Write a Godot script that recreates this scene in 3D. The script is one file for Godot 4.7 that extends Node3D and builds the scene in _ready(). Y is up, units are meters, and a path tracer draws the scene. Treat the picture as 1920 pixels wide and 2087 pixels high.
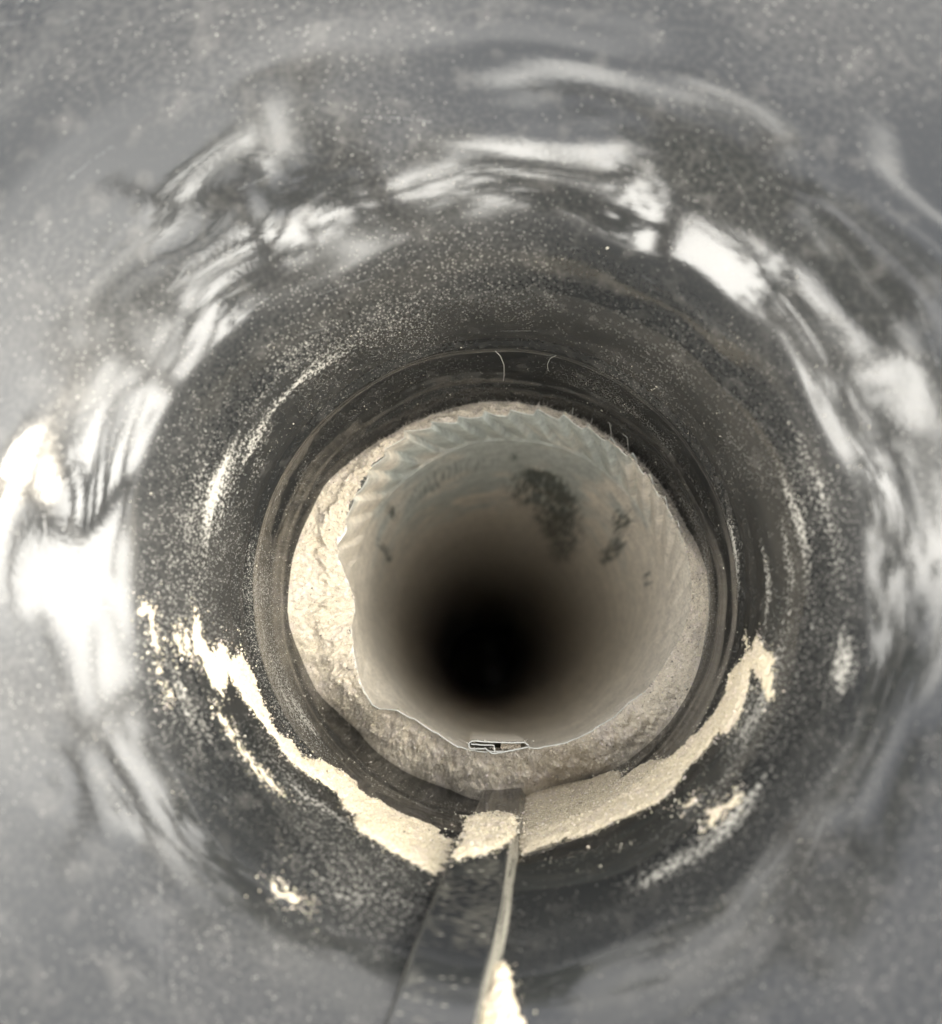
extends Node3D
# A close look into a dusty black vent hood with a crimped sheet metal duct behind it.
const MM := 0.001
const AT := Vector3(0, 1.2, 0)          # centre of the hood's throat
var frame := Transform3D(Basis(Vector3.RIGHT, -deg_to_rad(79.0)), AT)   # the hood opens along its own +z, tipped up by 79 degrees
const PROFILE := [-30, 57.2, -15, 57.6, 0, 58, 12, 58.3, 24, 58.8, 36, 59, 48, 59.3, 58, 60, 66, 61.5, 74, 64.2, 82, 68.6, 90, 75, 97.5, 83.5, 104, 93, 109.5, 104, 114, 117, 117.5, 131, 120, 146, 121.5, 162]
const DUCT_C := Vector3(4.02, 5.19, 2.0)
const DUCT_LEAN := -0.0638
# distance of the torn sheet edge from the duct's middle (mm), by angle from its lowest point
const EDGE := [-179.2,47.8,-174.5,47.7,-169.9,48.5,-165.1,48.2,-159.6,49.0,-154.2,50.0,-149.3,51.0,-143.4,52.3,-138.4,52.2,-133.8,51.8,-129.0,52.0,-124.0,51.5,-120.3,50.7,-116.0,51.3,-110.5,50.7,-105.2,49.9,-100.5,50.9,-97.0,50.7,-93.6,48.8,-89.1,47.1,-82.3,45.4,-77.6,45.8,-72.5,47.8,-64.7,49.4,-58.1,51.1,-52.2,52.4,-47.6,52.9,-45.0,52.0,-41.0,49.2,-34.3,48.0,-26.1,48.1,-18.1,49.2,-13.6,49.2,-5.1,48.3,4.9,47.2,7.1,47.5,14.1,47.7,21.4,47.8,29.4,47.4,36.7,47.5,42.9,47.1,48.5,48.3,60.4,48.9,69.2,49.7,78.2,50.7,86.6,50.4,96.9,50.0,104.2,49.2,112.0,48.5,120.4,48.1,135.2,48.7,143.0,48.4,152.4,48.2,161.4,48.6,169.8,48.6,176.2,48.2]
# height of the lint's outer border on the throat wall
const LINT_EDGE := [-178.6,-1.3,-159.9,-3.1,-147.7,-2.2,-137.7,1.2,-130.6,2.8,-122.0,6.4,-114.2,6.2,-107.5,7.8,-99.6,9.6,-92.2,9.8,-84.9,10.7,-80.6,9.5,-74.1,4.7,-63.1,-1.2,-56.7,-10.6,-47.5,-17.8,-39.0,-15.2,-30.0,-13.7,-22.6,-16.5,-15.3,-17.9,-6.8,-12.5,10.5,-16.6,17.0,-21.8,26.8,-17.4,34.7,-8.4,43.5,-3.1,52.8,4.7,60.3,6.2,67.9,4.8,77.6,3.2,86.9,4.3,95.6,3.8,103.7,-0.3,111.8,-5.2,124.7,-6.7,137.0,-8.0]
const SAND_LEFT := [-82.2,69.3,-76.1,67.2,-72.9,65.6,-75.2,62.6,-74.4,59.0,-71.6,58.6,-73.0,52.0,-68.0,48.9,-63.1,50.0,-59.3,49.8,-56.2,51.1,-52.8,50.7,-51.1,47.5,-46.2,48.4,-43.9,43.5,-40.9,37.7,-38.3,33.0,-34.4,33.0,-32.8,41.2,-29.7,41.3,-27.9,33.3,-23.7,37.9,-20.0,41.2,-16.0,40.0,-11.4,44.2,-7.9,50.4,-7.6,59.1,-7.8,65.8,-9.3,69.0,-12.6,66.9,-17.0,64.8,-21.6,63.2,-26.4,62.0,-28.2,59.8,-28.6,54.0,-31.3,55.8,-35.3,51.0,-38.8,51.2,-42.5,53.4,-46.0,54.4,-49.3,54.8,-52.5,53.8,-55.9,54.9,-59.2,56.4,-62.9,57.8,-66.0,60.1,-68.3,60.8,-65.3,65.1,-64.4,66.7,-66.3,68.2,-69.0,69.3,-71.6,69.7,-73.2,71.2,-75.2,71.6]
const SAND_RIGHT := [76.5,49.0,72.5,53.1,70.2,50.4,67.3,46.5,63.2,49.5,59.6,49.4,56.2,47.1,51.8,42.8,48.2,42.6,45.6,39.6,44.1,31.4,41.4,19.6,39.0,14.5,35.8,14.0,32.7,13.2,34.7,3.9,32.1,-8.5,27.5,-12.6,19.9,-21.6,13.7,-23.9,9.0,-19.9,7.1,-21.6,5.9,4.3,5.5,25.0,5.3,44.1,6.8,56.4,9.9,53.1,13.7,51.8,17.5,52.9,21.4,53.9,25.3,54.1,29.9,55.6,33.8,57.2,37.9,59.0,41.9,56.8,45.7,54.2,48.9,56.5,53.3,56.1,56.2,62.6,60.2,62.6,65.6,60.7,69.3,58.6,66.5,65.0,63.6,70.4,64.2,71.3,68.9,68.4,72.7,66.2,73.6,62.3,76.3,56.6,72.5,55.9]
const SAND_RIB := [-5.4,37.5,-2.6,29.6,0.7,27.4,4.7,30.1,5.9,45.7,5.1,56.3,3.5,61.9,1.2,64.0,-1.4,66.3,-4.0,66.6,-5.6,68.8,-6.4,67.2,-5.6,60.0,-5.6,48.6]
const SAND_LUMP := [1.8,90.6,3.1,90.3,4.0,91.6,4.2,94.5,4.6,97.1,5.2,100.0,6.0,108,-1.6,108,-0.6,101.7,0.2,98.1,0.8,95.1]
const RIB_LEFT := [-30,-5.6, 3.5,-4.9, 46,-5.4, 67.2,-6.8, 76.9,-7.6, 83.5,-8.5, 90.9,-9.3, 98,-9.9, 103,-10.3, 114,-10.7, 190,-11]
const RIB_RIGHT := [-30,6.4, -17,6.3, 33.8,5.7, 59.4,4.9, 70.9,4.0, 80.7,3.2, 88.2,2.0, 97.3,0.4, 103.8,-0.4, 114,-1.0, 190,-2]

var zs := PackedFloat32Array()
var rs := PackedFloat32Array()
var ss := PackedFloat32Array()
var s0 := 0.0
var wob := FastNoiseLite.new()
var rough := FastNoiseLite.new()
var taken := {}
var crumbs := []
var crumb_colors := []
var rng := RandomNumberGenerator.new()

func numbered(called: String) -> String:
	if not taken.has(called):
		taken[called] = 0
		return called
	taken[called] += 1
	return "%s_%03d" % [called, taken[called]]

func tag(o: Node, label: String, category: String, group := "", kind := "") -> void:
	o.set_meta("label", label)
	if category: o.set_meta("category", category)
	if group: o.set_meta("group", group)
	if kind: o.set_meta("kind", kind)

func thing(called: String, label: String, category: String, at := Transform3D(), group := "") -> Node3D:
	var o := Node3D.new()
	o.name = numbered(called)
	add_child(o)
	o.transform = at
	tag(o, label, category, group)
	return o

func put(called: String, mesh: Mesh, mat: Material, parent: Node) -> MeshInstance3D:
	var o := MeshInstance3D.new()
	o.name = numbered(called) if parent == self else called
	o.mesh = mesh
	o.material_override = mat
	parent.add_child(o, true)
	if parent == self: o.transform = frame
	return o

func table(list: Array, at: float, turn := false) -> float:
	var n := list.size() / 2
	if turn:
		if at < list[0]: at += 360.0
		for i in n:
			var a: float = list[i * 2]
			var j := i + 1
			var b: float = list[j * 2] if j < n else list[0] + 360.0
			var vb: float = list[j * 2 + 1] if j < n else list[1]
			if at >= a and at <= b:
				return lerpf(list[i * 2 + 1], vb, (at - a) / maxf(b - a, 1e-5))
	if at <= list[0]: return list[1]
	for i in n - 1:
		if at <= list[i * 2 + 2]:
			return lerpf(list[i * 2 + 1], list[i * 2 + 3], (at - list[i * 2]) / (list[i * 2 + 2] - list[i * 2]))
	return list[n * 2 - 1]

func make_profile() -> void:
	var n := PROFILE.size() / 2
	var steps := 40
	for i in n - 1:
		for k in steps + (1 if i == n - 2 else 0):
			var f := float(k) / steps
			var p := []
			for j in [maxi(i - 1, 0), i, i + 1, mini(i + 2, n - 1)]:
				p.append(Vector2(PROFILE[j * 2], PROFILE[j * 2 + 1]))
			var q: Vector2 = p[1].cubic_interpolate(p[2], p[0], p[3], f)
			zs.append(q.x)
			rs.append(q.y)
	var s := 0.0
	for i in zs.size():
		if i: s += Vector2(zs[i] - zs[i - 1], rs[i] - rs[i - 1]).length()
		ss.append(s)
	for i in zs.size():
		if zs[i] >= 0.0:
			s0 = ss[i]
			break
	for i in ss.size(): ss[i] -= s0

# raised rings moulded into the throat (mm towards the axis)
func rings(s: float) -> float:
	var o := 0.0
	if s < -5.0 or s > 60.0: return 0.0
	o += 0.7 * exp(-pow((s - 42.0) / 3.0, 2))
	o += 0.35 * exp(-pow((s - 25.0) / 4.5, 2))
	o -= 0.35 * exp(-pow((s - 13.5) / 2.6, 2))
	o += 0.4 * smoothstep(54.0, 49.0, s) * smoothstep(30.0, 46.0, s)
	return o

# a point of the hood's inner face: psi degrees from the lowest line (right positive), s mm along the profile, off mm above the face
func bell(psi: float, s: float, off := 0.0) -> Vector3:
	var i := clampi(ss.bsearch(s) - 1, 0, ss.size() - 2)
	var f := (s - ss[i]) / (ss[i + 1] - ss[i])
	var z := lerpf(zs[i], zs[i + 1], f)
	var r := lerpf(rs[i], rs[i + 1], f)
	var t := Vector2(zs[i + 1] - zs[i], rs[i + 1] - rs[i]).normalized()
	var a := deg_to_rad(psi)
	var h := off + rings(s) + wob.get_noise_3d(sin(a) * 60.0, -cos(a) * 60.0, s) * 0.8
	r -= t.x * h
	z += t.y * h
	return Vector3(r * sin(a), -r * cos(a), z)

func duct(psi: float, t: float, off := 0.0) -> Vector3:
	var a := deg_to_rad(psi)
	var r: float = lerpf(table(EDGE, psi, true), 49.2, smoothstep(0.0, 38.0, t))
	r += wob.get_noise_3d(sin(a) * 55.0, cos(a) * 55.0, t * 0.6 + 300.0) * 0.9 * smoothstep(0, 40, t)
	r -= off
	return Vector3(DUCT_C.x + DUCT_LEAN * t + r * sin(a), DUCT_C.y - r * cos(a), DUCT_C.z - t)

func crimp(psi: float, t: float) -> float:
	var amp := smoothstep(80.0, 135.0, absf(psi)) * 0.85 + 0.12
	var ph := (psi + 180.0 + t * 0.36) / 9.0
	var w := fposmod(ph, 1.0)
	var shape := minf(w / 0.14, (1.0 - w) / 0.86)      # slanting folds, each with a steep flank that shades the next
	shape = sin(shape * PI * 0.5)
	return amp * (1.9 + 0.6 * smoothstep(0, 12, t)) * (shape - 0.5) * smoothstep(33.0, 24.0, t)

# a sheet of (nu+1) x (nv+1) points; returns a mesh with smooth normals that face the side of `sign`
func sheet(nu: int, nv: int, f: Callable, uvs := Vector4(0, 0, 1, 1), sign := 1.0, keep = null) -> ArrayMesh:
	var p := PackedVector3Array()
	var uv := PackedVector2Array()
	var nn := PackedVector3Array()
	p.resize((nu + 1) * (nv + 1))
	uv.resize(p.size())
	nn.resize(p.size())
	for j in nv + 1:
		for i in nu + 1:
			p[j * (nu + 1) + i] = f.call(float(i) / nu, float(j) / nv) * MM
			uv[j * (nu + 1) + i] = Vector2(lerpf(uvs.x, uvs.z, float(i) / nu), lerpf(uvs.y, uvs.w, float(j) / nv))
	var closed := p[0].distance_to(p[nu]) < 1e-6 and p[(nu + 1) * nv].distance_to(p[(nu + 1) * nv + nu]) < 1e-6
	for j in nv + 1:
		for i in nu + 1:
			var a := i - 1
			var b := i + 1
			if closed:
				if i == 0: a = nu - 1
				if i == nu: b = 1
			var du := p[j * (nu + 1) + mini(b, nu)] - p[j * (nu + 1) + maxi(a, 0)]
			var dv := p[mini(j + 1, nv) * (nu + 1) + i] - p[maxi(j - 1, 0) * (nu + 1) + i]
			nn[j * (nu + 1) + i] = (du.cross(dv) * sign * 1e6).normalized()
	var index := PackedInt32Array()
	for j in nv:
		for i in nu:
			var a := j * (nu + 1) + i
			var c := a + nu + 1
			if keep != null and not keep.call(i, j): continue
			if sign > 0: index.append_array(PackedInt32Array([a, c, a + 1, a + 1, c, c + 1]))
			else: index.append_array(PackedInt32Array([a, a + 1, c, a + 1, c + 1, c]))
	var arr := []
	arr.resize(Mesh.ARRAY_MAX)
	arr[Mesh.ARRAY_VERTEX] = p
	arr[Mesh.ARRAY_NORMAL] = nn
	arr[Mesh.ARRAY_TEX_UV] = uv
	arr[Mesh.ARRAY_INDEX] = index
	var m := ArrayMesh.new()
	m.add_surface_from_arrays(Mesh.PRIMITIVE_TRIANGLES, arr)
	return m

func noise_bytes(sd: int, freq: float, w: int, h: int, octaves := 3, kind := FastNoiseLite.TYPE_SIMPLEX_SMOOTH) -> PackedByteArray:
	return noise_image(sd, freq, w, h, octaves, kind).get_data()

func noise_image(sd: int, freq: float, w: int, h: int, octaves := 3, kind := FastNoiseLite.TYPE_SIMPLEX_SMOOTH) -> Image:
	var n := FastNoiseLite.new()
	n.seed = sd
	n.frequency = freq
	n.noise_type = kind
	n.fractal_octaves = octaves
	var im := n.get_seamless_image(w, h)
	im.convert(Image.FORMAT_L8)
	return im

func grow(im: Image, w: int, h: int) -> PackedByteArray:
	im.resize(w, h, Image.INTERPOLATE_CUBIC)
	return im.get_data()

func tex(w: int, h: int, bytes: PackedByteArray, format: int) -> ImageTexture:
	return ImageTexture.create_from_image(Image.create_from_data(w, h, false, format, bytes))

func srgb(l: float) -> int:
	return clampi(int(255.0 * (12.92 * l if l < 0.0031308 else 1.055 * pow(l, 1.0 / 2.4) - 0.055)), 0, 255)

# ------------------------------------------------------------------ materials
# the hood's face: black plastic with settled dust and one painted pale reflection, in regions [psi, s, width psi, width s, specks, streaks]
func hood_material() -> StandardMaterial3D:
	var w := 2048
	var h := 1024
	var places := [
		[-85, 37, 34, 9, 0.95, 0.25], [-55, 29, 14, 7, 1.1, 0.85], [-98, 28, 24, 12, 0.6, 0.1], [-106, 68, 14, 9, 0.4, 0.6], [-119, 59, 10, 8, 0.5, 0.58], [-135, 66, 14, 6, 0.3, 0.4],
		[130, 25, 26, 3.0, 0.95, 0.2], [112, 7, 34, 4.5, 1.0, 0.3], [84, 3, 16, 4, 1.2, 0.7], [96, 42, 17, 2.2, 0.7, 0.8], [88, 60, 12, 5, 0.2, 0.45],
		[0, 62, 80, 26, 0.30, 0.0], [40, 78, 20, 8, 0.5, 0.5], [-40, 62, 18, 4, 0.5, 0.45], [-25, 44, 14, 8, 0.4, 0.0], [180, 50, 110, 30, 0.22, 0.0],
		[150, 68, 24, 9, 0.3, 0.2], [-140, 62, 22, 8, 0.3, 0.3], [95, 74, 16, 12, 0.3, 0.5], [60, 66, 12, 6, 0.5, 0.55], [-60, 76, 22, 10, 0.35, 0.35], [72, 87, 7, 4, 0.4, 0.9], [-20, 82, 30, 8, 0.25, 0.25], [20, 60, 22, 5, 0.5, 0.35],  # the small, strongly streaked patch is a pale reflection painted into the colour
	]
	var gw := 256
	var gh := 192
	var dens := PackedByteArray()
	var stre := PackedByteArray()
	dens.resize(gw * gh)
	stre.resize(gw * gh)
	for j in gh:
		var s := -30.0 + 218.2 * (j + 0.5) / gh
		for i in gw:
			var psi := -180.0 + 360.0 * (i + 0.5) / gw
			var d := 0.055
			var m := 0.0
			for q in places:
				var e := absf(psi - q[0])
				if e > 180.0: e = 360.0 - e
				var x: float = pow(e / q[2], 2) + pow((s - q[1]) / q[3], 2)
				if x < 5.0:
					var g := exp(-x)
					d += q[4] * g
					m = maxf(m, q[5] * g)
			dens[j * gw + i] = mini(255, int(d * 255))
			stre[j * gw + i] = mini(255, int(m * 255))
	var big_d := grow(Image.create_from_data(gw, gh, false, Image.FORMAT_L8, dens), w, h)
	var big_s := grow(Image.create_from_data(gw, gh, false, Image.FORMAT_L8, stre), w, h)
	var streak := grow(noise_image(11, 0.03, 256, 1024, 4), w, h)
	var cloud := grow(noise_image(12, 0.012, 512, 256, 4), w, h)
	var grit := noise_bytes(13, 0.16, w, h, 2)
	var blot := grow(noise_image(14, 0.05, 1024, 512, 3), w, h)
	var col := PackedByteArray()
	var rou := PackedByteArray()
	col.resize(w * h * 3)
	rou.resize(w * h)
	var cr := PackedByteArray()
	var cg := PackedByteArray()
	var cb := PackedByteArray()
	for k in 256:
		var f := k / 255.0
		cr.append(srgb(lerpf(0.012, 0.59, f)))
		cg.append(srgb(lerpf(0.0126, 0.565, f)))
		cb.append(srgb(lerpf(0.0135, 0.50, f)))
	rng.seed = 5
	for k in w * h:
		var film := cloud[k] * 0.5 + grit[k] * 0.5
		var f := 2.0 + maxf(0.0, film - 100.0) * 0.10 + maxf(0.0, blot[k] - 150.0) * 0.12
		var d := big_d[k] * maxf(0.08, (cloud[k] - 70.0) * 0.009)
		var r := rng.randi() & 1023
		if r < d * 0.75 * grit[k] * 0.0078: f += 70.0 + (r & 127)
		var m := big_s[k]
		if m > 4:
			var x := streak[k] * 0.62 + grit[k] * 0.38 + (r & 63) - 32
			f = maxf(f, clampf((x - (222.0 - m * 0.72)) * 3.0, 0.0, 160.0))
		var q := clampi(int(f), 0, 255)
		col[k * 3] = cr[q]
		col[k * 3 + 1] = cg[q]
		col[k * 3 + 2] = cb[q]
		rou[k] = clampi(int(12.0 + cloud[k] * 0.09 + q * 0.8), 0, 255)
	# hairline scratches, most of them running round the hood
	for q in 260:
		var x := rng.randf() * w
		var y := rng.randf_range(180.0, h - 20.0)
		var dx := 1.0 if rng.randf() < 0.5 else -1.0
		var dy := rng.randfn(0.0, 0.22)
		if rng.randf() < 0.2: dy = rng.randfn(0.0, 2.0)
		var a := rng.randi_range(8, 45)
		for k in int(8 + 55 * pow(rng.randf(), 2.0)):
			x += dx
			y += dy
			dy += rng.randfn(0.0, 0.01)
			if y < 0 or y >= h: break
			if rng.randf() < 0.25: continue
			var at := int(y) * w + posmod(int(x), w)
			for c in 3: col[at * 3 + c] = mini(255, col[at * 3 + c] + a)
			rou[at] = mini(255, rou[at] + a)
	var hei := PackedByteArray()
	hei.resize(w * h)
	for k in w * h: hei[k] = (grit[k] + streak[k] + col[k * 3]) / 3
	var m := StandardMaterial3D.new()
	m.heightmap_enabled = true
	m.heightmap_texture = tex(w, h, hei, Image.FORMAT_L8)
	m.heightmap_scale = 0.0016
	m.resource_name = "dusty black plastic"
	m.albedo_texture = tex(w, h, col, Image.FORMAT_RGB8)
	m.roughness_texture = tex(w, h, rou, Image.FORMAT_L8)
	m.roughness = 1.0
	m.metallic_specular = 0.53
	return m

# the rib's black plastic: scuffed pale along its two edges, dust caught on its right flank
func rib_material() -> StandardMaterial3D:
	var w := 128
	var h := 1024
	var cloud := grow(noise_image(41, 0.05, 128, 256, 3), w, h)
	var grit := noise_bytes(42, 0.25, w, h, 2)
	var col := PackedByteArray()
	var rou := PackedByteArray()
	col.resize(w * h * 3)
	rou.resize(w * h)
	rng.seed = 43
	for j in h:
		for i in w:
			var k := j * w + i
			var u := float(i) / w
			var f := maxf(0.0, cloud[k] + grit[k] - 250.0) * 0.0008 + 0.004
			if rng.randf() < 0.012: f += rng.randf_range(0.1, 0.5)
			var edge := exp(-pow((u - 0.30) / 0.022, 2)) * 0.5 + exp(-pow((u - 0.69) / 0.025, 2)) * 0.3 + smoothstep(0.70, 0.76, u) * 0.3
			f += edge * clampf((cloud[k] * 0.6 + grit[k] * 0.6 - 60.0) / 120.0, 0.0, 1.0)
			f = clampf(f, 0.0, 1.0)
			col[k * 3] = srgb(lerpf(0.012, 0.60, f))
			col[k * 3 + 1] = srgb(lerpf(0.0128, 0.565, f))
			col[k * 3 + 2] = srgb(lerpf(0.0135, 0.46, f))
			rou[k] = clampi(int(25 + cloud[k] * 0.1 + f * 180), 0, 255)
	var m := StandardMaterial3D.new()
	m.resource_name = "scuffed black plastic"
	m.albedo_texture = tex(w, h, col, Image.FORMAT_RGB8)
	m.roughness_texture = tex(w, h, rou, Image.FORMAT_L8)
	m.roughness = 1.0
	m.metallic_specular = 0.53
	return m

# sand and lint: grains of several colours, mapped on the thing's own axes
func grain_material(called: String, a: Color, b: Color, dark: Color, odd: Color, sd: int, bump: float, size: float) -> StandardMaterial3D:
	var w := 512
	var fine := noise_bytes(sd, 0.30, w, w, 2)
	var mid := noise_bytes(sd + 1, 0.07, w, w, 3)
	var low := noise_bytes(sd + 2, 0.012, w, w, 3)
	var col := PackedByteArray()
	var hei := PackedByteArray()
	col.resize(w * w * 3)
	hei.resize(w * w)
	rng.seed = sd
	for k in w * w:
		var f := clampf(fine[k] / 255.0 * 0.6 + mid[k] / 255.0 * 0.6 - 0.1 + rng.randf_range(-0.15, 0.15), 0.0, 1.0)
		var c := a.lerp(b, f)
		if fine[k] + mid[k] * 0.4 < 112: c = c.lerp(dark, 0.7)
		c = c.lerp(odd, clampf((low[k] - 150.0) / 60.0, 0.0, 0.6))
		col[k * 3] = srgb(c.r)
		col[k * 3 + 1] = srgb(c.g)
		col[k * 3 + 2] = srgb(c.b)
		hei[k] = clampi(int(fine[k] * 0.6 + mid[k] * 0.4), 0, 255)
	var m := StandardMaterial3D.new()
	m.resource_name = called
	m.albedo_texture = tex(w, w, col, Image.FORMAT_RGB8)
	m.uv1_triplanar = true
	m.uv1_scale = Vector3.ONE / size
	m.heightmap_enabled = true
	m.heightmap_texture = tex(w, w, hei, Image.FORMAT_L8)
	m.heightmap_scale = bump
	m.roughness = 0.95
	m.metallic_specular = 0.25
	return m

# pale gravel with dark beds of litter and low plants
func ground_material() -> StandardMaterial3D:
	var w := 512
	var low := noise_bytes(61, 0.02, w, w, 4)
	var fine := noise_bytes(62, 0.2, w, w, 2)
	var col := PackedByteArray()
	col.resize(w * w * 3)
	for k in w * w:
		var f := clampf((low[k] - 122.0 + (fine[k] - 128) * 0.35) / 20.0, 0.0, 1.0)
		var c := Color(0.06, 0.055, 0.045).lerp(Color(0.56, 0.53, 0.47) * (0.8 + fine[k] / 640.0), f)
		col[k * 3] = srgb(c.r)
		col[k * 3 + 1] = srgb(c.g)
		col[k * 3 + 2] = srgb(c.b)
	var m := StandardMaterial3D.new()
	m.resource_name = "pale gravel with dark beds"
	m.albedo_texture = tex(w, w, col, Image.FORMAT_RGB8)
	m.uv1_triplanar = true
	m.uv1_world_triplanar = true
	m.uv1_scale = Vector3.ONE / 9.0
	m.roughness = 0.95
	return m

# the duct's sheet: dull zinc under a coat of fine lint dust; u round the duct, v down its first 400 mm
func duct_material() -> StandardMaterial3D:
	var w := 1024
	var h := 1024
	var big := grow(noise_image(31, 0.022, 512, 512, 5), w, h)
	var drip := grow(noise_image(32, 0.16, 1024, 128, 4), w, h)
	var ringed := grow(noise_image(35, 0.03, 128, 1024, 4), w, h)
	var fine := noise_bytes(33, 0.2, w, h, 2)
	var mid := noise_bytes(34, 0.05, w, h, 3)
	# stains: psi, depth, width psi, width depth
	var stains := [[161, 88, 12, 17, 1.0], [152, 104, 9, 22, 1.0], [163, 116, 14, 30, 0.72], [147, 150, 10, 55, 0.9], [138, 190, 9, 60, 0.75], [157, 140, 5, 40, 0.7], [122, 66, 4.5, 20, 0.72], [116, 108, 3.5, 36, 0.8], [-126, 58, 2.0, 16, 0.75], [-113, 88, 1.8, 34, 0.7], [-150, 66, 20, 14, 0.34], [176, 58, 1.5, 10, 0.55], [96, 60, 4, 10, 0.42]]
	var gw := 256
	var st := PackedByteArray()
	st.resize(gw * gw)
	for j in gw:
		var t := 400.0 * (j + 0.5) / gw
		for i in gw:
			var psi := -180.0 + 360.0 * (i + 0.5) / gw
			var d := 0.0
			for q in stains:
				var e := absf(psi - q[0])
				if e > 180.0: e = 360.0 - e
				var x: float = pow(e / q[2], 2) + pow((t - q[1]) / q[3], 2)
				if x < 5.0: d = maxf(d, q[4] * exp(-x * x * 0.7))
			st[j * gw + i] = int(d * 255)
	var stain := grow(Image.create_from_data(gw, gw, false, Image.FORMAT_L8, st), w, h)
	var col := PackedByteArray()
	var rou := PackedByteArray()
	col.resize(w * h * 3)
	rou.resize(w * h)
	var hei := PackedByteArray()
	hei.resize(w * h)
	rng.seed = 8
	var zinc := Color(0.41, 0.435, 0.40)
	var zinc2 := Color(0.54, 0.565, 0.525)
	var dust := Color(0.68, 0.62, 0.52)
	var dust2 := Color(0.82, 0.75, 0.645)
	var soot := Color(0.05, 0.06, 0.052)
	for j in h:
		var t := 400.0 * j / h
		for i in w:
			var k := j * w + i
			var psi := -180.0 + 360.0 * i / w
			# lint settles on the lower two thirds of the sheet and on all of it farther in
			var lie := smoothstep(150.0, 100.0, absf(psi + (6.0 if psi < 0 else -6.0)) + (big[k] - 128) * 0.35)
			lie = maxf(lie, smoothstep(95.0, 150.0, t + (big[k] - 128) * 0.5))
			var c := zinc.lerp(zinc2, mid[k] / 255.0)
			c = c.lerp(dust.lerp(dust2, clampf(mid[k] / 255.0 * 0.7 + fine[k] / 255.0 * 0.3, 0, 1)), lie * 0.92)
			c = c * (0.52 + 0.42 * fine[k] / 255.0 + 0.24 * mid[k] / 255.0 + 0.24 * ringed[k] / 255.0 + rng.randf_range(-0.05, 0.05))
			var q := clampf(stain[k] / 255.0 * 1.5 - 0.35 + (drip[k] - 128) / 140.0 * (1.0 if stain[k] > 10 else 0.0), 0.0, 1.0)
			c = c.lerp(soot, q * 0.88)
			col[k * 3] = srgb(c.r)
			col[k * 3 + 1] = srgb(c.g)
			col[k * 3 + 2] = srgb(c.b)
			hei[k] = clampi(int(fine[k] * 0.45 + mid[k] * 0.45 + ringed[k] * 0.1), 0, 255)
			rou[k] = clampi(int(110 + lie * 20 + mid[k] * 0.1), 0, 255)
	var m := StandardMaterial3D.new()
	m.resource_name = "dull zinc sheet under dust"
	m.albedo_texture = tex(w, h, col, Image.FORMAT_RGB8)
	m.roughness_texture = tex(w, h, rou, Image.FORMAT_L8)
	m.roughness = 1.0
	m.heightmap_enabled = true
	m.heightmap_texture = tex(w, h, hei, Image.FORMAT_L8)
	m.heightmap_scale = 0.05
	m.metallic_specular = 0.55
	return m

func plain(called: String, c: Color, roughness := 0.8, metallic := 0.0) -> StandardMaterial3D:
	var m := StandardMaterial3D.new()
	m.resource_name = called
	m.albedo_color = c.linear_to_srgb()
	m.roughness = roughness
	m.metallic = metallic
	return m

# ------------------------------------------------------------------ deposits
func inside_distance(p: Vector2, poly: PackedVector2Array) -> float:
	var best := 1e9
	var inn := false
	var n := poly.size()
	var b := poly[n - 1]
	for i in n:
		var a := poly[i]
		var e := b - a
		var v := p - a
		var t := clampf(v.dot(e) / maxf(e.length_squared(), 1e-9), 0.0, 1.0)
		best = minf(best, v.distance_squared_to(a + e * t - a))
		if (a.y > p.y) != (b.y > p.y) and p.x < (b.x - a.x) * (p.y - a.y) / (b.y - a.y) + a.x: inn = not inn
		b = a
	return sqrt(best) * (1.0 if inn else -1.0)

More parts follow.
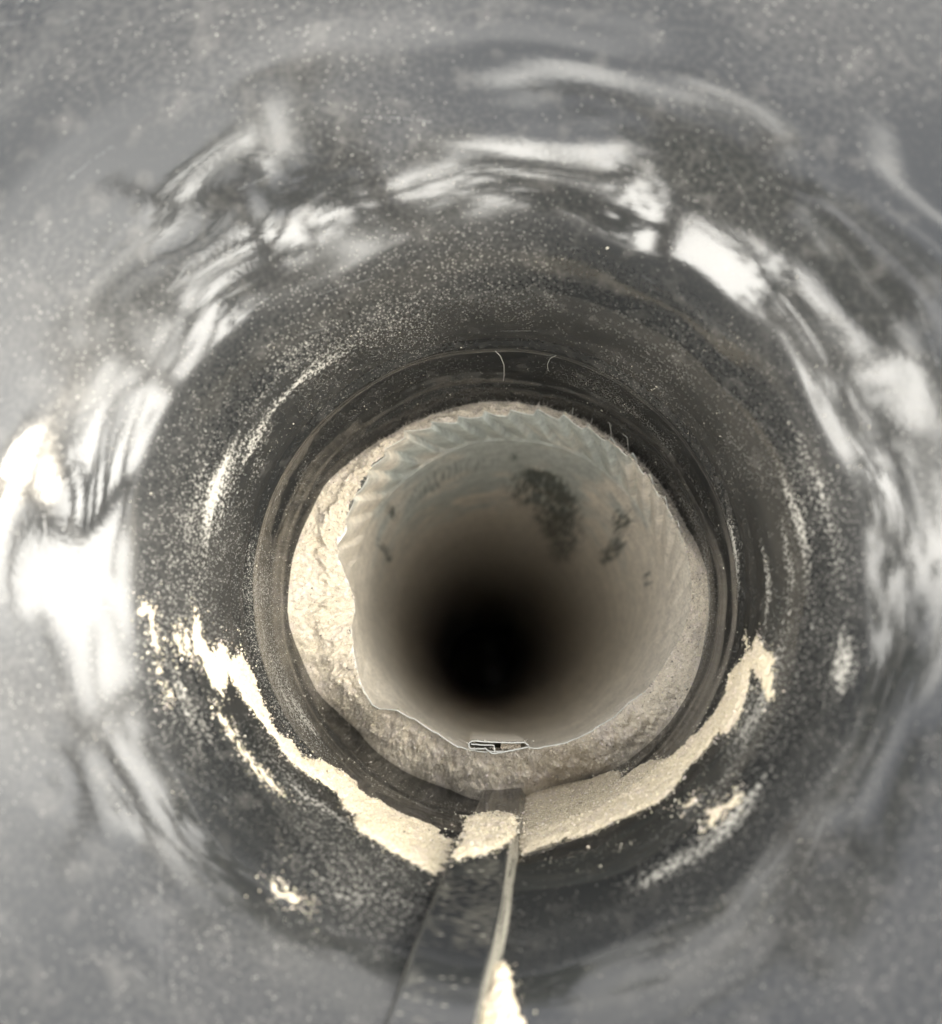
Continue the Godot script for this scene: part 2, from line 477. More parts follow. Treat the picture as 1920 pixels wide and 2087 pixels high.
# a crust of sand lying on the hood inside the outline (psi, s), ragged at its border
func deposit(called: String, label: String, list: Array, thick: float, mat: Material, cell := 0.4, ragged := 1.0, base := 0.0, group := "") -> MeshInstance3D:
	var poly := PackedVector2Array()
	var mid := 0.0
	for i in list.size() / 2: mid += list[i * 2 + 1]
	mid /= list.size() / 2
	var r := Vector2(bell(0, mid).x, bell(0, mid).y).length() * PI / 180.0
	var lo := Vector2(1e9, 1e9)
	var hi := -lo
	for i in list.size() / 2:
		var q := Vector2(list[i * 2] * r, list[i * 2 + 1])
		poly.append(q)
		lo = lo.min(q)
		hi = hi.max(q)
	lo -= Vector2.ONE * 3.5
	hi += Vector2.ONE * 3.5
	var nu := maxi(4, int((hi.x - lo.x) / cell))
	var nv := maxi(4, int((hi.y - lo.y) / cell))
	var dist := PackedFloat32Array()
	dist.resize((nu + 1) * (nv + 1))
	var tall := PackedFloat32Array()
	tall.resize(dist.size())
	var f := func(u: float, v: float) -> Vector3:
		var q := Vector2(lerpf(lo.x, hi.x, u), lerpf(lo.y, hi.y, v))
		var d := inside_distance(q, poly)
		d += rough.get_noise_2d(q.x * 6.0, q.y * 14.0 + thick * 50.0) * 1.1 * ragged + rough.get_noise_2d(q.x * 30.0, q.y * 40.0) * 0.45 * ragged
		d -= (3.2 * maxf(0.0, rough.get_noise_2d(q.x * 3.2 + 200.0, q.y * 17.0) - 0.12) + 2.0 * maxf(0.0, rough.get_noise_2d(q.x * 9.0, q.y * 26.0 + 300.0) - 0.2)) * ragged
		dist[int(round(v * nv)) * (nu + 1) + int(round(u * nu))] = d
		var k := clampf(d / (1.2 + thick), 0.0, 1.0)
		var h := thick * sqrt(k) if d > 0.0 else 0.0
		h *= 0.75 + 0.45 * rough.get_noise_2d(q.x * 9.0 + 70.0, q.y * 9.0)
		h += (0.28 * rough.get_noise_2d(q.x * 45.0, q.y * 45.0) + 0.12) * minf(1.0, d * 2.0)
		tall[int(round(v * nv)) * (nu + 1) + int(round(u * nu))] = h
		return bell(q.x / r, q.y, base - 0.12 + h)
	var keep := func(i: int, j: int) -> bool:
		return maxf(maxf(dist[j * (nu + 1) + i], dist[j * (nu + 1) + i + 1]), maxf(dist[(j + 1) * (nu + 1) + i], dist[(j + 1) * (nu + 1) + i + 1])) > 0.0
	var o := put(called, sheet(nu, nv, f, Vector4(0, 0, 1, 1), 1.0, keep), mat, self)
	tag(o, label, "sand", group)
	for j in nv + 1:
		for i in nu + 1:
			var d := dist[j * (nu + 1) + i]
			if rng.randf() > (0.34 if d > 0.2 else 0.45 * exp(-absf(d) / 0.95) * cell / 0.35): continue
			var q := Vector2(lerpf(lo.x, hi.x, (i + rng.randf_range(-1, 1)) / nu), lerpf(lo.y, hi.y, (j + rng.randf_range(-1, 1)) / nv))
			var z := rng.randf_range(0.10, 0.30) + 0.35 * pow(rng.randf(), 8.0)
			var p := bell(q.x / r, q.y, base - 0.08 + (0.12 if d < 0.0 else tall[j * (nu + 1) + i]))
			crumbs.append(pose(p * MM, Vector3(p.x, p.y, 0).normalized(), Vector3(z, z * 0.8, z * rng.randf_range(0.8, 1.5)) * MM, 0.9))
			var k := rng.randf_range(0.40, 0.86) if rng.randf() < 0.95 else rng.randf_range(0.08, 0.2)
			crumb_colors.append(Color(k, k * rng.randf_range(0.85, 0.94), k * rng.randf_range(0.62, 0.8)))
	return o

func fibre_mesh(sd: int, points: int, bend: float, radius: float) -> ArrayMesh:
	var r := RandomNumberGenerator.new()
	r.seed = sd
	var path := [Vector3.ZERO]
	var d := Vector3(0, 1, 0)
	for i in points:
		d = (d + Vector3(r.randf_range(-1, 1), r.randf_range(-1, 1), r.randf_range(-1, 1)) * bend).normalized()
		path.append(path[-1] + d / points)
	return tube(path, radius, radius * 0.6, 4)

func tube(path: Array, r0: float, r1: float, sides: int) -> ArrayMesh:
	var st := SurfaceTool.new()
	st.begin(Mesh.PRIMITIVE_TRIANGLES)
	add_tube(st, path, r0, r1, sides)
	return st.commit()

func add_tube(st: SurfaceTool, path: Array, r0: float, r1: float, sides: int) -> void:
	var rings_ := []
	for i in path.size():
		var d: Vector3 = (path[mini(i + 1, path.size() - 1)] - path[maxi(i - 1, 0)]).normalized()
		var x := d.cross(Vector3(0.31, 0.2, 0.93)).normalized()
		var y := d.cross(x)
		var rr := lerpf(r0, r1, float(i) / (path.size() - 1))
		var ring := []
		for k in sides + 1:
			var a := TAU * k / sides
			ring.append([path[i] + (x * cos(a) + y * sin(a)) * rr, x * cos(a) + y * sin(a)])
		rings_.append(ring)
	for i in path.size() - 1:
		for k in sides:
			for q in [rings_[i][k], rings_[i + 1][k], rings_[i][k + 1], rings_[i][k + 1], rings_[i + 1][k], rings_[i + 1][k + 1]]:
				st.set_normal(q[1])
				st.add_vertex(q[0])

func scatter(called: String, mesh: Mesh, mat: Material, places: Array, colors: Array, parent: Node) -> MultiMeshInstance3D:
	var mm := MultiMesh.new()
	mm.transform_format = MultiMesh.TRANSFORM_3D
	mm.use_colors = true
	mm.mesh = mesh
	mm.instance_count = places.size()
	for i in places.size():
		mm.set_instance_transform(i, places[i])
		mm.set_instance_color(i, colors[i])
	var o := MultiMeshInstance3D.new()
	o.name = numbered(called) if parent == self else called
	o.multimesh = mm
	o.material_override = mat
	parent.add_child(o, true)
	if parent == self: o.transform = frame
	o.set_meta("kind", "stuff")
	return o

func pose(at: Vector3, n: Vector3, size: Vector3, tilt: float) -> Transform3D:
	var d := (n + Vector3(rng.randf_range(-1, 1), rng.randf_range(-1, 1), rng.randf_range(-1, 1)) * tilt).normalized()
	var x := d.cross(Vector3(rng.randf_range(-1, 1), rng.randf_range(-1, 1), rng.randf_range(-1, 1))).normalized()
	return Transform3D(Basis(x * size.x, d * size.y, x.cross(d) * size.z), at)

# ------------------------------------------------------------------ trees that the glossy face mirrors
func tree(called: String, label: String, at: Vector3, height: float, spread: float, leaves: int, sd: int, leaf: Color) -> void:
	var o := thing(called, label, "shrub" if called == "added_shrub" else "tree", Transform3D(Basis(), at), "trees standing in front of the hood")
	var r := RandomNumberGenerator.new()
	r.seed = sd
	var st := SurfaceTool.new()
	st.begin(Mesh.PRIMITIVE_TRIANGLES)
	var trunk := [Vector3.ZERO]
	var n := 7
	for i in n:
		trunk.append(Vector3(r.randf_range(-1, 1) * 0.02 * height, height * (i + 1.0) / n, r.randf_range(-1, 1) * 0.02 * height))
	add_tube(st, trunk, height * 0.026, height * 0.006, 8)
	var tips := []
	for i in 15:
		var k := r.randf_range(0.18, 0.97)
		var base: Vector3 = trunk[int(k * n)].lerp(trunk[mini(int(k * n) + 1, n)], fposmod(k * n, 1.0))
		var a := r.randf() * TAU
		var dir := Vector3(cos(a), r.randf_range(0.2, 0.9), sin(a)).normalized()
		var ln := spread * (1.15 - 0.75 * k) * r.randf_range(0.7, 1.1)
		var path := [base]
		for j in 4:
			dir = (dir + Vector3(r.randf_range(-1, 1), r.randf_range(-0.6, 0.9), r.randf_range(-1, 1)) * 0.25).normalized()
			path.append(path[-1] + dir * ln / 4)
			tips.append(path[-1])
			for t in 3:
				var d2 := (dir + Vector3(r.randf_range(-1, 1), r.randf_range(-1, 1), r.randf_range(-1, 1)) * 0.9).normalized()
				var e: Vector3 = path[-1] + d2 * ln * 0.22
				add_tube(st, [path[-1], (path[-1] + e) / 2 + Vector3(0, 0.02, 0), e], height * 0.004, height * 0.0015, 3)
				tips.append(e)
		add_tube(st, path, height * 0.013, height * 0.004, 5)
	put("trunk", st.commit(), plain("bark", Color(0.09, 0.075, 0.06), 0.9), o)
	if leaves == 0: return
	st = SurfaceTool.new()
	st.begin(Mesh.PRIMITIVE_TRIANGLES)
	var hub := Vector3.ZERO
	for i in leaves:
		if i % 9 == 0: hub = tips[r.randi() % tips.size()] + Vector3(r.randfn(), r.randfn(), r.randfn()) * spread * 0.11
		var c: Vector3 = hub + Vector3(r.randfn(), r.randfn(), r.randfn()) * spread * 0.028
		var x := Vector3(r.randf_range(-1, 1), r.randf_range(-1, 1), r.randf_range(-1, 1)).normalized()
		var y := x.cross(Vector3(r.randf_range(-1, 1), r.randf_range(-1, 1), r.randf_range(-1, 1))).normalized()
		var l := spread * r.randf_range(0.03, 0.055)
		st.set_normal(x.cross(y))
		for q in [c - x * l, c + y * l * 0.5, c + x * l, c - x * l, c + x * l, c - y * l * 0.5]: st.add_vertex(q)
	var lm := plain("leaves", leaf, 0.6)
	put("crown", st.commit(), lm, o)

func _ready() -> void:
	# camera
	var cam := Camera3D.new()
	cam.name = "camera"
	add_child(cam)
	cam.transform = frame * Transform3D(Basis.from_euler(Vector3(atan(166.0 / 900.0), atan(64.0 / 900.0 * cos(atan(166.0 / 900.0))), 0)), Vector3(10.2, -23.2, 256.0) * MM)
	var phys := CameraAttributesPhysical.new()
	phys.frustum_focal_length = 21.094
	phys.frustum_near = 0.01
	phys.frustum_far = 400.0
	phys.frustum_focus_distance = 0.228
	phys.exposure_aperture = 6.0
	cam.fov = 59.27
	cam.near = 0.01
	cam.far = 400.0
	cam.attributes = phys
	# sky and sun: hazy bright horizon, grey-blue above, a pale glow round the veiled sun
	var sun_dir := Vector3(sin(deg_to_rad(79)) * cos(deg_to_rad(46)), sin(deg_to_rad(46)), cos(deg_to_rad(79)) * cos(deg_to_rad(46)))
	var sw := 512
	var sh := 256
	var sky_px := PackedFloat32Array()
	sky_px.resize(sw * sh * 3)
	var cloud_dir := Vector3(-0.37, 0.85, 0.38).normalized()
	var cl := FastNoiseLite.new()
	cl.seed = 9
	cl.frequency = 1.6
	cl.fractal_octaves = 5
	for j in sh:
		var up := PI * (0.5 - (j + 0.5) / sh)
		for i in sw:
			var around := TAU * ((i + 0.5) / sw) 
			var d := Vector3(sin(around) * cos(up), sin(up), -cos(around) * cos(up))
			# a bank of bright hazy cloud low in the half of the sky towards the sun, grey-blue above
			var q := cl.get_noise_3d(d.x * 1.3, d.y * 2.2, d.z * 1.3)
			var side := smoothstep(-0.8, -0.15, Vector2(d.x, d.z).normalized().dot(Vector2(0.25, 0.97)))
			var bank := smoothstep(0.76, 0.44, d.y + q * 0.5)
			var c := Color(1.28, 1.33, 1.46).lerp(Color(4.0, 3.95, 3.9), smoothstep(0.28, 0.62, q + 0.35 * exp(-pow(acos(clampf(d.dot(cloud_dir), -1, 1)) / 0.35, 2))) * 0.7)
			c = c.lerp(Color(2.8, 2.75, 2.65).lerp(Color(14.5, 14.1, 13.1), side), bank)
			var g := clampf(d.dot(sun_dir), 0, 1)
			c += Color(6.5, 6.3, 5.8) * pow(g, 7.0)
			sky_px[(j * sw + i) * 3] = c.r
			sky_px[(j * sw + i) * 3 + 1] = c.g
			sky_px[(j * sw + i) * 3 + 2] = c.b
	var pano := PanoramaSkyMaterial.new()
	pano.panorama = tex(sw, sh, sky_px.to_byte_array(), Image.FORMAT_RGBF)
	var sky := Sky.new()
	sky.sky_material = pano
	var env := Environment.new()
	env.background_mode = Environment.BG_SKY
	env.sky = sky
	env.tonemap_mode = Environment.TONE_MAPPER_LINEAR
	env.tonemap_exposure = 1.45
	env.sdfgi_enabled = true
	env.ssao_enabled = true
	env.ssil_enabled = true
	var we := WorldEnvironment.new()
	we.name = "environment"
	we.environment = env
	add_child(we)
	var sun := DirectionalLight3D.new()
	sun.name = "sun"
	sun.light_energy = 0.5
	sun.light_angular_distance = 12.0
	sun.light_color = Color(1.0, 0.95, 0.86)
	sun.shadow_enabled = true
	add_child(sun)
	sun.look_at_from_position(sun_dir * 10.0, Vector3.ZERO)

	wob.seed = 3
	wob.frequency = 0.022
	wob.fractal_octaves = 2
	rough.seed = 21
	rough.frequency = 0.05
	rough.fractal_octaves = 3
	make_profile()

	# setting: the ground and the trees that the glossy face mirrors
	var ground := put("ground", sheet(24, 24, func(u, v): return Vector3(lerpf(-120, 120, u), 0, lerpf(-120, 120, v)) * 1000.0), ground_material(), self)
	ground.transform = Transform3D()
	tag(ground, "pale gravel ground with brown litter outside the hood", "", "", "structure")
	var leaf := Color(0.055, 0.065, 0.045)
	var spots := [
		["bare_tree", "tall bare tree with a thick forked trunk, right of the middle", 36, 3.4, 6.2, 2.2, 500, leaf],
		["bare_tree", "bare tree with crossing limbs and a few leaves, farther right", 60, 2.8, 5.2, 1.8, 500, leaf],
		["bare_tree", "slender bare tree in front of the pale sun glow", 84, 3.2, 5.4, 1.6, 300, leaf],
		["bare_tree", "tall bare tree alone at the far right", 118, 3.2, 5.2, 2.0, 250, leaf],
		["bare_tree", "tall bare tree behind the hood at the left", -134, 3.4, 4.6, 2.2, 600, leaf],
		["evergreen_tree", "tallest leafy tree, straight in front of the hood", 12, 4.6, 8.6, 2.1, 3000, leaf],
		["broadleaf_tree", "leafy tree just left of the tallest one", -14, 6.0, 5.6, 1.9, 2600, leaf],
		["broadleaf_tree", "leafy tree farther left with open gaps", -36, 4.4, 8.2, 2.2, 3000, leaf],
		["broadleaf_tree", "tall loose tree with long gaps between its limbs, left", -62, 4.4, 6.0, 2.2, 2600, leaf],
		["broadleaf_tree", "tall leafy tree at the far left", -92, 4.6, 3.6, 2.0, 1800, leaf],
		["broadleaf_tree", "leafy tree behind the hood, left of the bare one", -116, 4.8, 4.0, 1.8, 1800, leaf],
		["broadleaf_tree", "leafy tree behind the hood at the right", 150, 5.0, 4.2, 2.2, 2600, leaf],
		["broadleaf_tree", "leafy tree straight behind the hood", -172, 5.0, 4.2, 2.2, 2600, leaf],
		["added_shrub", "added dense low shrub straight in front of the hood", 8, 4.6, 1.9, 1.7, 2600, leaf],  # unseen shrubs added in front to block the low bright sky from the mirror
		["added_shrub", "added dense low shrub in front, left of the first one", -20, 5.0, 1.8, 1.6, 2400, leaf],
		["added_shrub", "added dense low shrub in front, right of the first one", 30, 5.2, 1.9, 1.5, 2000, leaf],
		["added_shrub", "added dense shrub behind the hood, to the right", 142, 3.4, 2.3, 1.8, 2400, leaf],  # unseen shrubs added behind to keep the lower mirrored ring dark
		["added_shrub", "added dense shrub straight behind the hood", 172, 3.2, 2.3, 1.8, 2400, leaf],
		["added_shrub", "added dense shrub behind the hood, to the left", -158, 3.4, 2.3, 1.8, 2400, leaf],
	]
	for k in spots.size():
		var q = spots[k]
		tree(q[0], q[1], Vector3(sin(deg_to_rad(q[2])), 0, cos(deg_to_rad(q[2]))) * q[3], q[4], q[5], q[6], 100 + k, q[7])

	# the hood
	var hood := thing("vent_hood", "large glossy black plastic vent hood flaring round the duct, dusty inside", "vent hood", frame)
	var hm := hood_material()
	var dull: StandardMaterial3D = hm.duplicate()
	dull.resource_name = "dulled black plastic"
	dull.metallic_specular = 0.3
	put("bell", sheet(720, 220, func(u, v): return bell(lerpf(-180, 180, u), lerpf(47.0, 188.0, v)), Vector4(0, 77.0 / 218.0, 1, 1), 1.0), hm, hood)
	put("throat", sheet(720, 110, func(u, v): return bell(lerpf(-180, 180, u), lerpf(-30, 47.0, v)), Vector4(0, 0, 1, 77.0 / 218.0), 1.0), dull, hood)
	put("outer_shell", sheet(180, 40, func(u, v): return bell(lerpf(-180, 180, u), lerpf(-30, 188.0, v), -2.5), Vector4(0, 0, 1, 1), -1.0), plain("black plastic", Color(0.013, 0.013, 0.0135), 0.3), hood)
	put("rim", sheet(180, 2, func(u, v): return bell(lerpf(-180, 180, u), 188.0, lerpf(0.0, -2.5, v)), Vector4(0, 0, 1, 1), -1.0), plain("black plastic", Color(0.013, 0.013, 0.0135), 0.3), hood)
	# the moulded guide rib along its lowest line: cross-section left foot, left edge, right edge, right foot
	var rib := func(u: float, v: float) -> Vector3:
		var s := lerpf(-30.0, 188.0, v)
		var l := table(RIB_LEFT, s)
		var r := table(RIB_RIGHT, s)
		var shape := [[-0.9, -0.5], [-0.55, 0.4], [-0.12, 3.0], [0.0, 3.35], [0.25, 3.5], [4.0, 3.5], [4.25, 3.35], [4.37, 3.0], [4.9, 0.6], [5.3, -0.5]]
		var k: float = u * (shape.size() - 1)
		var i := mini(int(k), shape.size() - 2)
		var a: float = lerpf(shape[i][0], shape[i + 1][0], k - i)
		var h: float = lerpf(shape[i][1], shape[i + 1][1], k - i)
		var psi := 0.0
		if a < 0.0: psi = l + a
		elif a <= 4.25: psi = lerpf(l, r, a / 4.25)
		else: psi = r + (a - 4.25) * 1.2
		return bell(psi, s, h - rings(s) * clampf(h / 3.5, 0, 1))
	put("guide_rib", sheet(45, 300, rib, Vector4(0, 0, 1, 1), 1.0), rib_material(), hood)

	# the duct
	var zinc := duct_material()
	var pipe := thing("metal_duct", "round sheet metal duct with a crimped end set in the black hood", "duct", frame)
	put("crimped_end", sheet(1152, 56, func(u, v): return duct(lerpf(-180, 180, u), v * 34.0, crimp(lerpf(-180, 180, u), v * 34.0)), Vector4(0, 0, 1, 34.0 / 400.0), -1.0), zinc, pipe)
	put("duct_wall", sheet(360, 160, func(u, v): return duct(lerpf(-180, 180, u), lerpf(34.0, 400.0, v)), Vector4(0, 34.0 / 400.0, 1, 1), -1.0), zinc, pipe)
	put("far_length", sheet(360, 40, func(u, v): return duct(lerpf(-180, 180, u), lerpf(400.0, 1600.0, v)), Vector4(0, 1, 1, 0), -1.0), zinc, pipe)
	put("far_light_cap", sheet(360, 8, func(u, v): return duct(lerpf(-180, 180, u), 1600.0, v * 49.0), Vector4(0, 0, 1, 0.1), -1.0), zinc, pipe)  # cap added to keep outside light from entering the duct
	put("stop_bead", sheet(720, 12, func(u, v): return duct(lerpf(-180, 180, u), 31.5 + 5.0 * v, -0.2 + 0.6 * sin(PI * v) * (0.15 + 0.85 * smoothstep(90.0, 140.0, absf(lerpf(-180, 180, u))))), Vector4(0, 0.08, 1, 0.09), -1.0), zinc, pipe)
	var edge_m := plain("bare cut zinc edge", Color(0.62, 0.62, 0.56), 0.4, 0.3)
	put("cut_edge", sheet(1152, 6, func(u, v):
		var psi := lerpf(-180, 180, u)
		var c := crimp(psi, 0.0)
		var a: float = PI * v
		var p: Vector3 = duct(psi, 0.0, c - 0.14 + 0.14 * cos(a))
		return p + Vector3(0, 0, 0.14 * sin(a)), Vector4(0, 0, 1, 1), -1.0), edge_m, pipe)
	put("outer_face", sheet(720, 8, func(u, v): return duct(lerpf(-180, 180, u), v * 30.0, crimp(lerpf(-180, 180, u), v * 30.0) - 0.28), Vector4(0, 0, 1, 0.1), 1.0), zinc, pipe)
	# the folded lock seam at its lowest line
	var fold := [[1190, 215], [1150, 186], [1020, 190], [900, 188], [760, 182], [650, 174], [598, 176], [570, 195], [566, 222], [580, 248], [620, 255], [740, 250], [775, 272], [800, 294], [830, 300], [900, 288], [1000, 270], [1100, 250], [1200, 230]]
	var tongue := [[592, 206], [640, 208], [700, 214], [790, 214], [828, 216], [836, 250], [838, 288]]
	for part in [["lock_seam", fold], ["seam_tongue", tongue]]:
		var pts: Array = part[1]
		var f := func(u: float, v: float) -> Vector3:
			var k: float = u * (pts.size() - 1)
			var i := mini(int(k), pts.size() - 2)
			var x := lerpf(pts[i][0], pts[i + 1][0], k - i)
			var y := lerpf(pts[i][1], pts[i + 1][1], k - i)
			var t := v * 60.0
			return Vector3(SEAM.x + (x - 880.0) * 0.0262 + DUCT_LEAN * t, SEAM.y - (y - 230.0) * 0.0262 + 0.25 - (1.0 * smoothstep(20, 60, t)), DUCT_C.z + 0.8 - t)
		put(part[0], sheet(60, 24, f, Vector4(0.49, 0, 0.51, 0.15), 1.0), zinc, pipe)
		var path := []
		for i in pts.size(): path.append(f.call(float(i) / (pts.size() - 1), 0.0) * MM)
		put("seam_edge", tube(path, 0.19 * MM, 0.19 * MM, 6), edge_m, pipe)

	# the lint packed between duct and hood
	var lint_m := grain_material("packed lint and sand", Color(0.44, 0.385, 0.295), Color(0.70, 0.63, 0.50), Color(0.30, 0.24, 0.18), Color(0.60, 0.53, 0.48), 71, 0.04, 0.06)
	var lint := func(u: float, v: float) -> Vector3:
		var psi := lerpf(-180, 180, u)
		var zt := table(LINT_EDGE, psi, true)
		var o := bell(psi, zt, -0.1)
		var q := duct_at(psi)
		var e := duct(q, 0.0, crimp(q, 0.0) - 0.38)
		var gap := smoothstep(-52.0, -40.0, psi) * smoothstep(20.0, 2.0, psi)
		var right := smoothstep(45.0, 75.0, psi) * smoothstep(160.0, 140.0, psi)
		var left := smoothstep(-150.0, -135.0, psi) * smoothstep(-50.0, -62.0, psi)
		e.z += lerpf(-0.5, -5.0, gap) + right * 1.0
		if left > 0.0: e = e.lerp(duct(q, 0.0, 0.3 + 0.9 * rough.get_noise_2d(psi * 4.0, 9.0)) + Vector3(0, 0, 1.4), left)
		if right > 0.0: e = e.lerp(duct(q, 0.5, 0.35) + Vector3(0, 0, 0.9), right)
		var p := o.lerp(e, v)
		var w := sin(PI * v)
		var x := sin(deg_to_rad(psi)) * 58.0
		var y := cos(deg_to_rad(psi)) * 58.0
		p.z += left * 1.5 * smoothstep(0.42, 0.56, v + 0.35 * rough.get_noise_2d(psi * 1.2, 40.0)) * (0.7 + 1.2 * absf(rough.get_noise_2d(psi * 5.0, v * 60.0)))
		var low := smoothstep(-60.0, -45.0, psi) * smoothstep(62.0, 45.0, psi)
		p.z += low * w * (1.6 * rough.get_noise_3d(x_of(psi) * 7.0, y_of(psi) * 7.0, v * 50.0) + 0.8 * absf(rough.get_noise_3d(x_of(psi) * 20.0, y_of(psi) * 20.0, v * 120.0)))
		p.z += w * (1.6 - 1.0 * right) + w * (2.2 - 1.7 * right) * rough.get_noise_3d(x * 3.0, y * 3.0, v * 40.0) + minf(1.0, w * 3.0) * (1.0 - 0.75 * right) * (0.55 * rough.get_noise_3d(x * 18.0, y * 18.0, v * 160.0) + 0.3 * rough.get_noise_3d(x * 60.0, y * 60.0, v * 500.0))
		return p
	var collar := put("lint_collar", sheet(1080, 40, lint, Vector4(0, 0, 1, 1), 1.0), lint_m, self)
	tag(collar, "tan ring of packed lint filling the gap round the metal duct", "lint")

	var plug := put("lint_plug", sheet(60, 16, func(u, v):
		var x := lerpf(-2.6, 3.0, u)
		var y := lerpf(-0.9, 0.75, v)
		return Vector3(SEAM.x + 3.0 + x, SEAM.y + 0.35 + y, DUCT_C.z - 1.2 + 1.1 * rough.get_noise_2d(x * 26.0, y * 30.0) + 0.4 * rough.get_noise_2d(x * 90.0, y * 90.0)), Vector4(0, 0, 1, 1), 1.0), lint_m, self)
	tag(plug, "white fluff caught inside the folded seam at the bottom of the duct", "lint")

	# crusts of sand on the hood
	var sand := grain_material("pale sand", Color(0.44, 0.37, 0.255), Color(0.71, 0.63, 0.47), Color(0.20, 0.15, 0.10), Color(0.50, 0.42, 0.36), 81, 0.05, 0.045)
	deposit("sand_crust", "long ragged tan sand crust curving up left of the rib", SAND_LEFT, 0.7, sand, 0.35, 1.3)
	deposit("sand_crust", "broad thick sand bank sweeping up right of the rib", SAND_RIGHT, 0.9, sand, 0.4, 1.3)
	deposit("sand_patch", "short sand cap lying across the top of the black rib", SAND_RIB, 0.7, sand, 0.3, 1.0, 3.5)
	deposit("sand_lump", "pale sand lump against the rib's right side, bottom edge of the picture", SAND_LUMP, 2.6, sand, 0.35, 0.6, 0.6)
	var flecks := [
		["thin white reflection laid as a sand sliver below the left crust", [-62.9,70.9,-61.2,70.1,-57.6,68.6,-53.8,69.4,-49.9,68.2,-45.4,67.9,-41.4,68.1,-42.8,69.7,-46.2,70.0,-49.1,71.1,-52.5,70.9,-57.0,70.8,-60.9,71.1], 0.3],  # bright reflection on the step, built as a thin pale sliver
		["outermost sand fleck left of the left crust, upper one", [-83.2,83.4,-83.2,82.1,-81.2,80.7,-78.1,80.8,-75.0,80.5,-74.6,81.4,-77.7,81.7,-79.5,82.3,-81.2,83.4], 0.4],
		["small outer sand fleck below the outermost one at left", [-72.8,81.5,-72.3,80.7,-70.1,81.4,-70.7,82.1], 0.4],
		["lowest of the small outer sand flecks at left", [-68.3,81.1,-66.8,80.6,-65.2,81.6,-66.2,82.1], 0.4],
		["narrow sand fleck touching the upper left of the left crust", [-78.3,75.8,-78.8,74.8,-75.4,74.9,-73.5,74.5,-73.1,75.7,-75.5,75.9], 0.4],
		["sand sliver between the narrow fleck and the left crust's tip", [-78.7,73.4,-78.2,72.5,-74.3,72.3,-73.2,71.2,-72.6,73.3,-74.4,73.8], 0.4],
		["sand fleck alone on the black face at lower left", [-32.8,88.0,-31.6,87.5,-29.8,88.0,-28.6,87.3,-27.7,88.2,-28.3,89.2,-30.0,89.5,-31.4,89.3], 0.5],
		["tiny sand fleck next to the lone one at lower left", [-28.0,87.7,-27.1,87.6,-26.1,88.0,-26.6,88.8], 0.4],
		["torn sand fleck below the right bank", [47.3,77.1,47.3,78.8,45.4,79.7,43.3,79.3,41.4,78.6,39.5,79.0,38.8,78.6,40.5,76.7,41.5,74.1,43.1,74.8,44.0,77.3], 0.3],
		["small sand fleck between the right bank and the torn fleck", [42.2,68.3,40.7,70.2,39.0,69.1,39.5,67.2], 0.3],
	]
	for q in flecks: deposit("sand_fleck", q[0], q[1], q[2], sand, 0.25, 1.3, 0.0, "loose flecks of sand on the hood")

	# loose grains and fibres
	rng.seed = 77
	var grain := SphereMesh.new()
	grain.radius = 0.5
	grain.height = 0.8
	grain.radial_segments = 6
	grain.rings = 3
	var places := []
	var colors := []
	while places.size() < 9000:
		var psi := rng.randf_range(-180.0, 180.0) if rng.randf() < 0.45 else rng.randfn(0.0, 50.0)
		var s := rng.randf_range(-5.0, 100.0)
		var thick := rough.get_noise_2d(psi * 1.6, s * 2.0) + rough.get_noise_2d(psi * 0.3 + 90.0, s * 0.5) - (s - 40.0) * 0.006
		if rng.randf() > thick * 2.2 + 0.12: continue
		var z := 0.05 + 0.05 * pow(rng.randf(), 2.0) / (0.12 + rng.randf())
		var p := bell(psi, s, 0.03)
		places.append(pose(p * MM, Vector3(p.x, p.y, 0).normalized(), Vector3(z, z * 0.7, z * rng.randf_range(0.8, 1.8)) * MM, 0.8))
		var k := rng.randf_range(0.35, 0.8)
		colors.append(Color(k, k * 0.93, k * 0.75))
	var gm := plain("grains", Color.WHITE, 0.9)
	gm.vertex_color_use_as_albedo = true
	var specks := scatter("dust_grains", grain, gm, places, colors, self)
	tag(specks, "fine pale dust grains scattered over the black hood", "dust", "", "stuff")
	var spilt := scatter("sand_crumbs", grain, gm, crumbs, crumb_colors, self)
	tag(spilt, "single sand grains on the crusts and spilt along their edges", "sand", "", "stuff")
	var fm := plain("lint fibre", Color.WHITE, 0.9)
	fm.vertex_color_use_as_albedo = true
	places = []
	colors = []
	for i in 11000:
		var u := rng.randf()
		var v := clampf(rng.randf_range(0.02, 1.05), 0, 1)
		var p: Vector3 = lint.call(u, v)
		var n := Vector3(0, 0, 1)
		var l := rng.randf_range(0.5, 2.0) + 2.5 * pow(rng.randf(), 6.0)
		places.append(pose((p + Vector3(0, 0, 0.05)) * MM, n, Vector3(1.0, l, 1.0) * MM, 1.6))
		var k := rng.randf_range(0.3, 0.8) if rng.randf() < 0.9 else 0.08
		colors.append(Color(k, k * 0.9, k * 0.76))
	var tufts := []
	var tuft_colors := []
	for i in 16000:
		var p: Vector3 = lint.call(rng.randf(), rng.randf_range(0.03, 1.0) if rng.randf() < 0.86 else 1.0)
		var z := rng.randf_range(0.12, 0.34) + 0.5 * pow(rng.randf(), 9.0)
		tufts.append(pose((p + Vector3(0, 0, 0.02)) * MM, Vector3(0, 0, 1), Vector3(z * rng.randf_range(0.7, 1.6), z * 0.7, z) * MM, 1.2))
		var k := rng.randf_range(0.42, 0.8) if rng.randf() < 0.94 else 0.15
		tuft_colors.append(Color(k, k * rng.randf_range(0.85, 0.95), k * rng.randf_range(0.66, 0.82)))
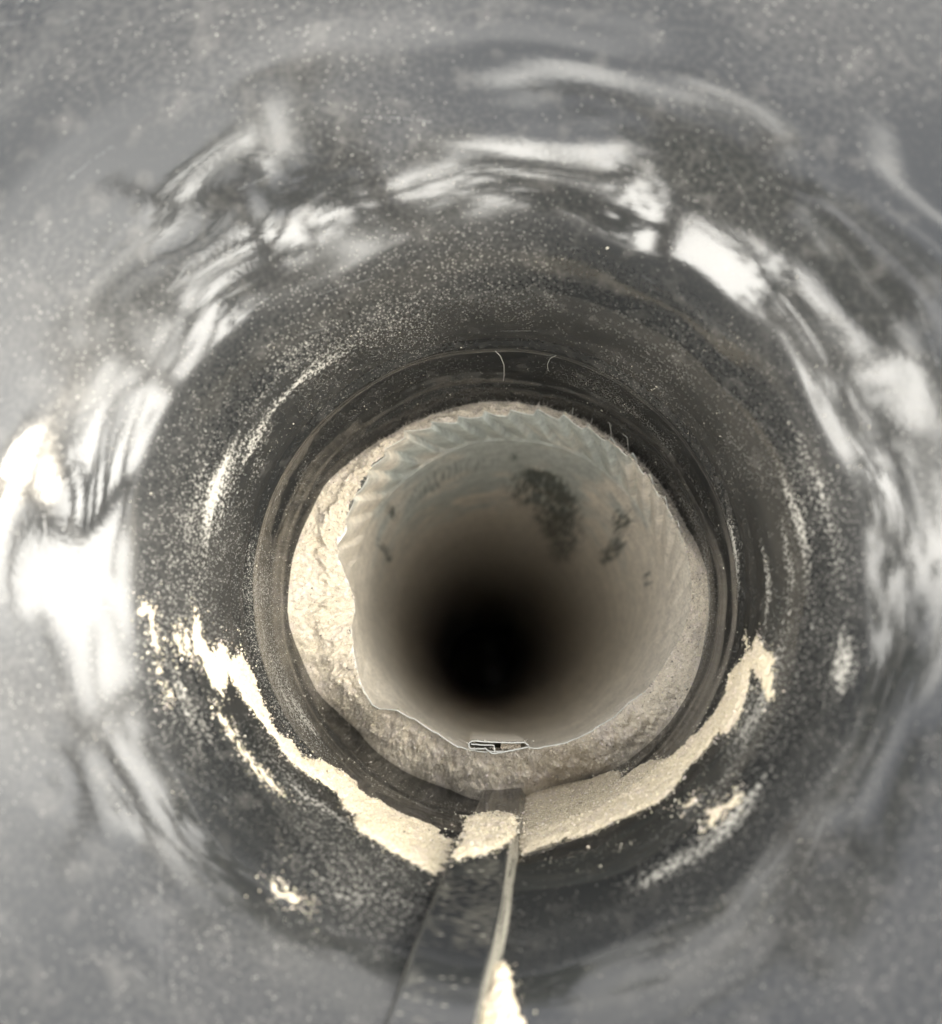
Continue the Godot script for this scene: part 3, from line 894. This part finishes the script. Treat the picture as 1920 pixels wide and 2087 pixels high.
	for i in 160:
		var at := SEAM + Vector3(rng.randf_range(-9.0, 9.5), rng.randf_range(-2.6, -0.2) + 0.35, DUCT_C.z + rng.randf_range(-0.2, 1.0))
		if rng.randf() < 0.25: at.y = SEAM.y + rng.randf_range(1.2, 2.2)
		var z := rng.randf_range(0.12, 0.4)
		tufts.append(pose(at * MM, Vector3(0, 0, 1), Vector3(z * 1.4, z * 0.8, z) * MM, 1.2))
		var k := rng.randf_range(0.45, 0.8)
		tuft_colors.append(Color(k, k * 0.92, k * 0.78))
	var flock := scatter("lint_flecks", grain, gm, tufts, tuft_colors, self)
	tag(flock, "tiny flecks of lint and grit lying on the lint ring", "lint", "", "stuff")
	var fluff := scatter("lint_fibres", fibre_mesh(9, 6, 0.6, 0.036), fm, places, colors, self)
	tag(fluff, "tiny loose fibres bristling from the lint ring", "lint", "", "stuff")
	# single strands hanging above the opening
	var strands := [
		["pale forked strand stuck above the middle of the opening", [[178.7, 40.4], [177.7, 35.1], [177.0, 28.7], [177.2, 21.4], [177.6, 16.6]], 0.075],
		["thin curved strand right of the forked one", [[163.5, 42.2], [165.1, 37.2], [165.8, 31.9], [165.4, 27.7]], 0.05],
		["upright white strand on the duct's upper right edge", [[157.1, -5.2], [157.5, -0.1], [157.5, 4.5]], 0.14],
		["short thick strand at upper right of the duct", [[151.4, -5.3], [151.4, -1.4], [151.4, 2.4]], 0.22],
		["long thin strand at upper right of the duct", [[143.8, -8.3], [144.9, -0.3], [146.0, 6.4], [146.7, 7.0]], 0.12],
		["bent strand farthest right on the duct's edge", [[137.8, -6.9], [138.8, -0.2], [139.8, 5.2], [141.6, 5.4]], 0.12],
	]
	for q in strands:
		var path := []
		for k in q[1].size(): path.append(strand_point(q[1][k], k) * MM)
		var o := put("lint_strand", tube(path, q[2] * MM, q[2] * 0.5 * MM, 5), plain("strand", Color(0.7, 0.68, 0.6), 0.8), self)
		tag(o, q[0], "lint strand", "lint strands above the opening")

const SEAM := Vector3(0.1, -41.9, 0)

# which angle of the duct's edge lies on the hood's ray at psi
func duct_at(psi: float) -> float:
	var a := deg_to_rad(psi)
	var d := Vector2(sin(a), -cos(a))
	var c := Vector2(DUCT_C.x, DUCT_C.y)
	var b := d.dot(c)
	var t := b + sqrt(b * b - c.length_squared() + 49.5 * 49.5)
	var p := d * t - c
	return rad_to_deg(atan2(p.x, -p.y))

func x_of(psi: float) -> float: return sin(deg_to_rad(psi)) * 58.0

func y_of(psi: float) -> float: return cos(deg_to_rad(psi)) * 58.0

# strands lie on the throat wall; given by angle and height read off the wall
func strand_point(q: Array, _k: int) -> Vector3:
	return bell(q[0], q[1], 0.4)
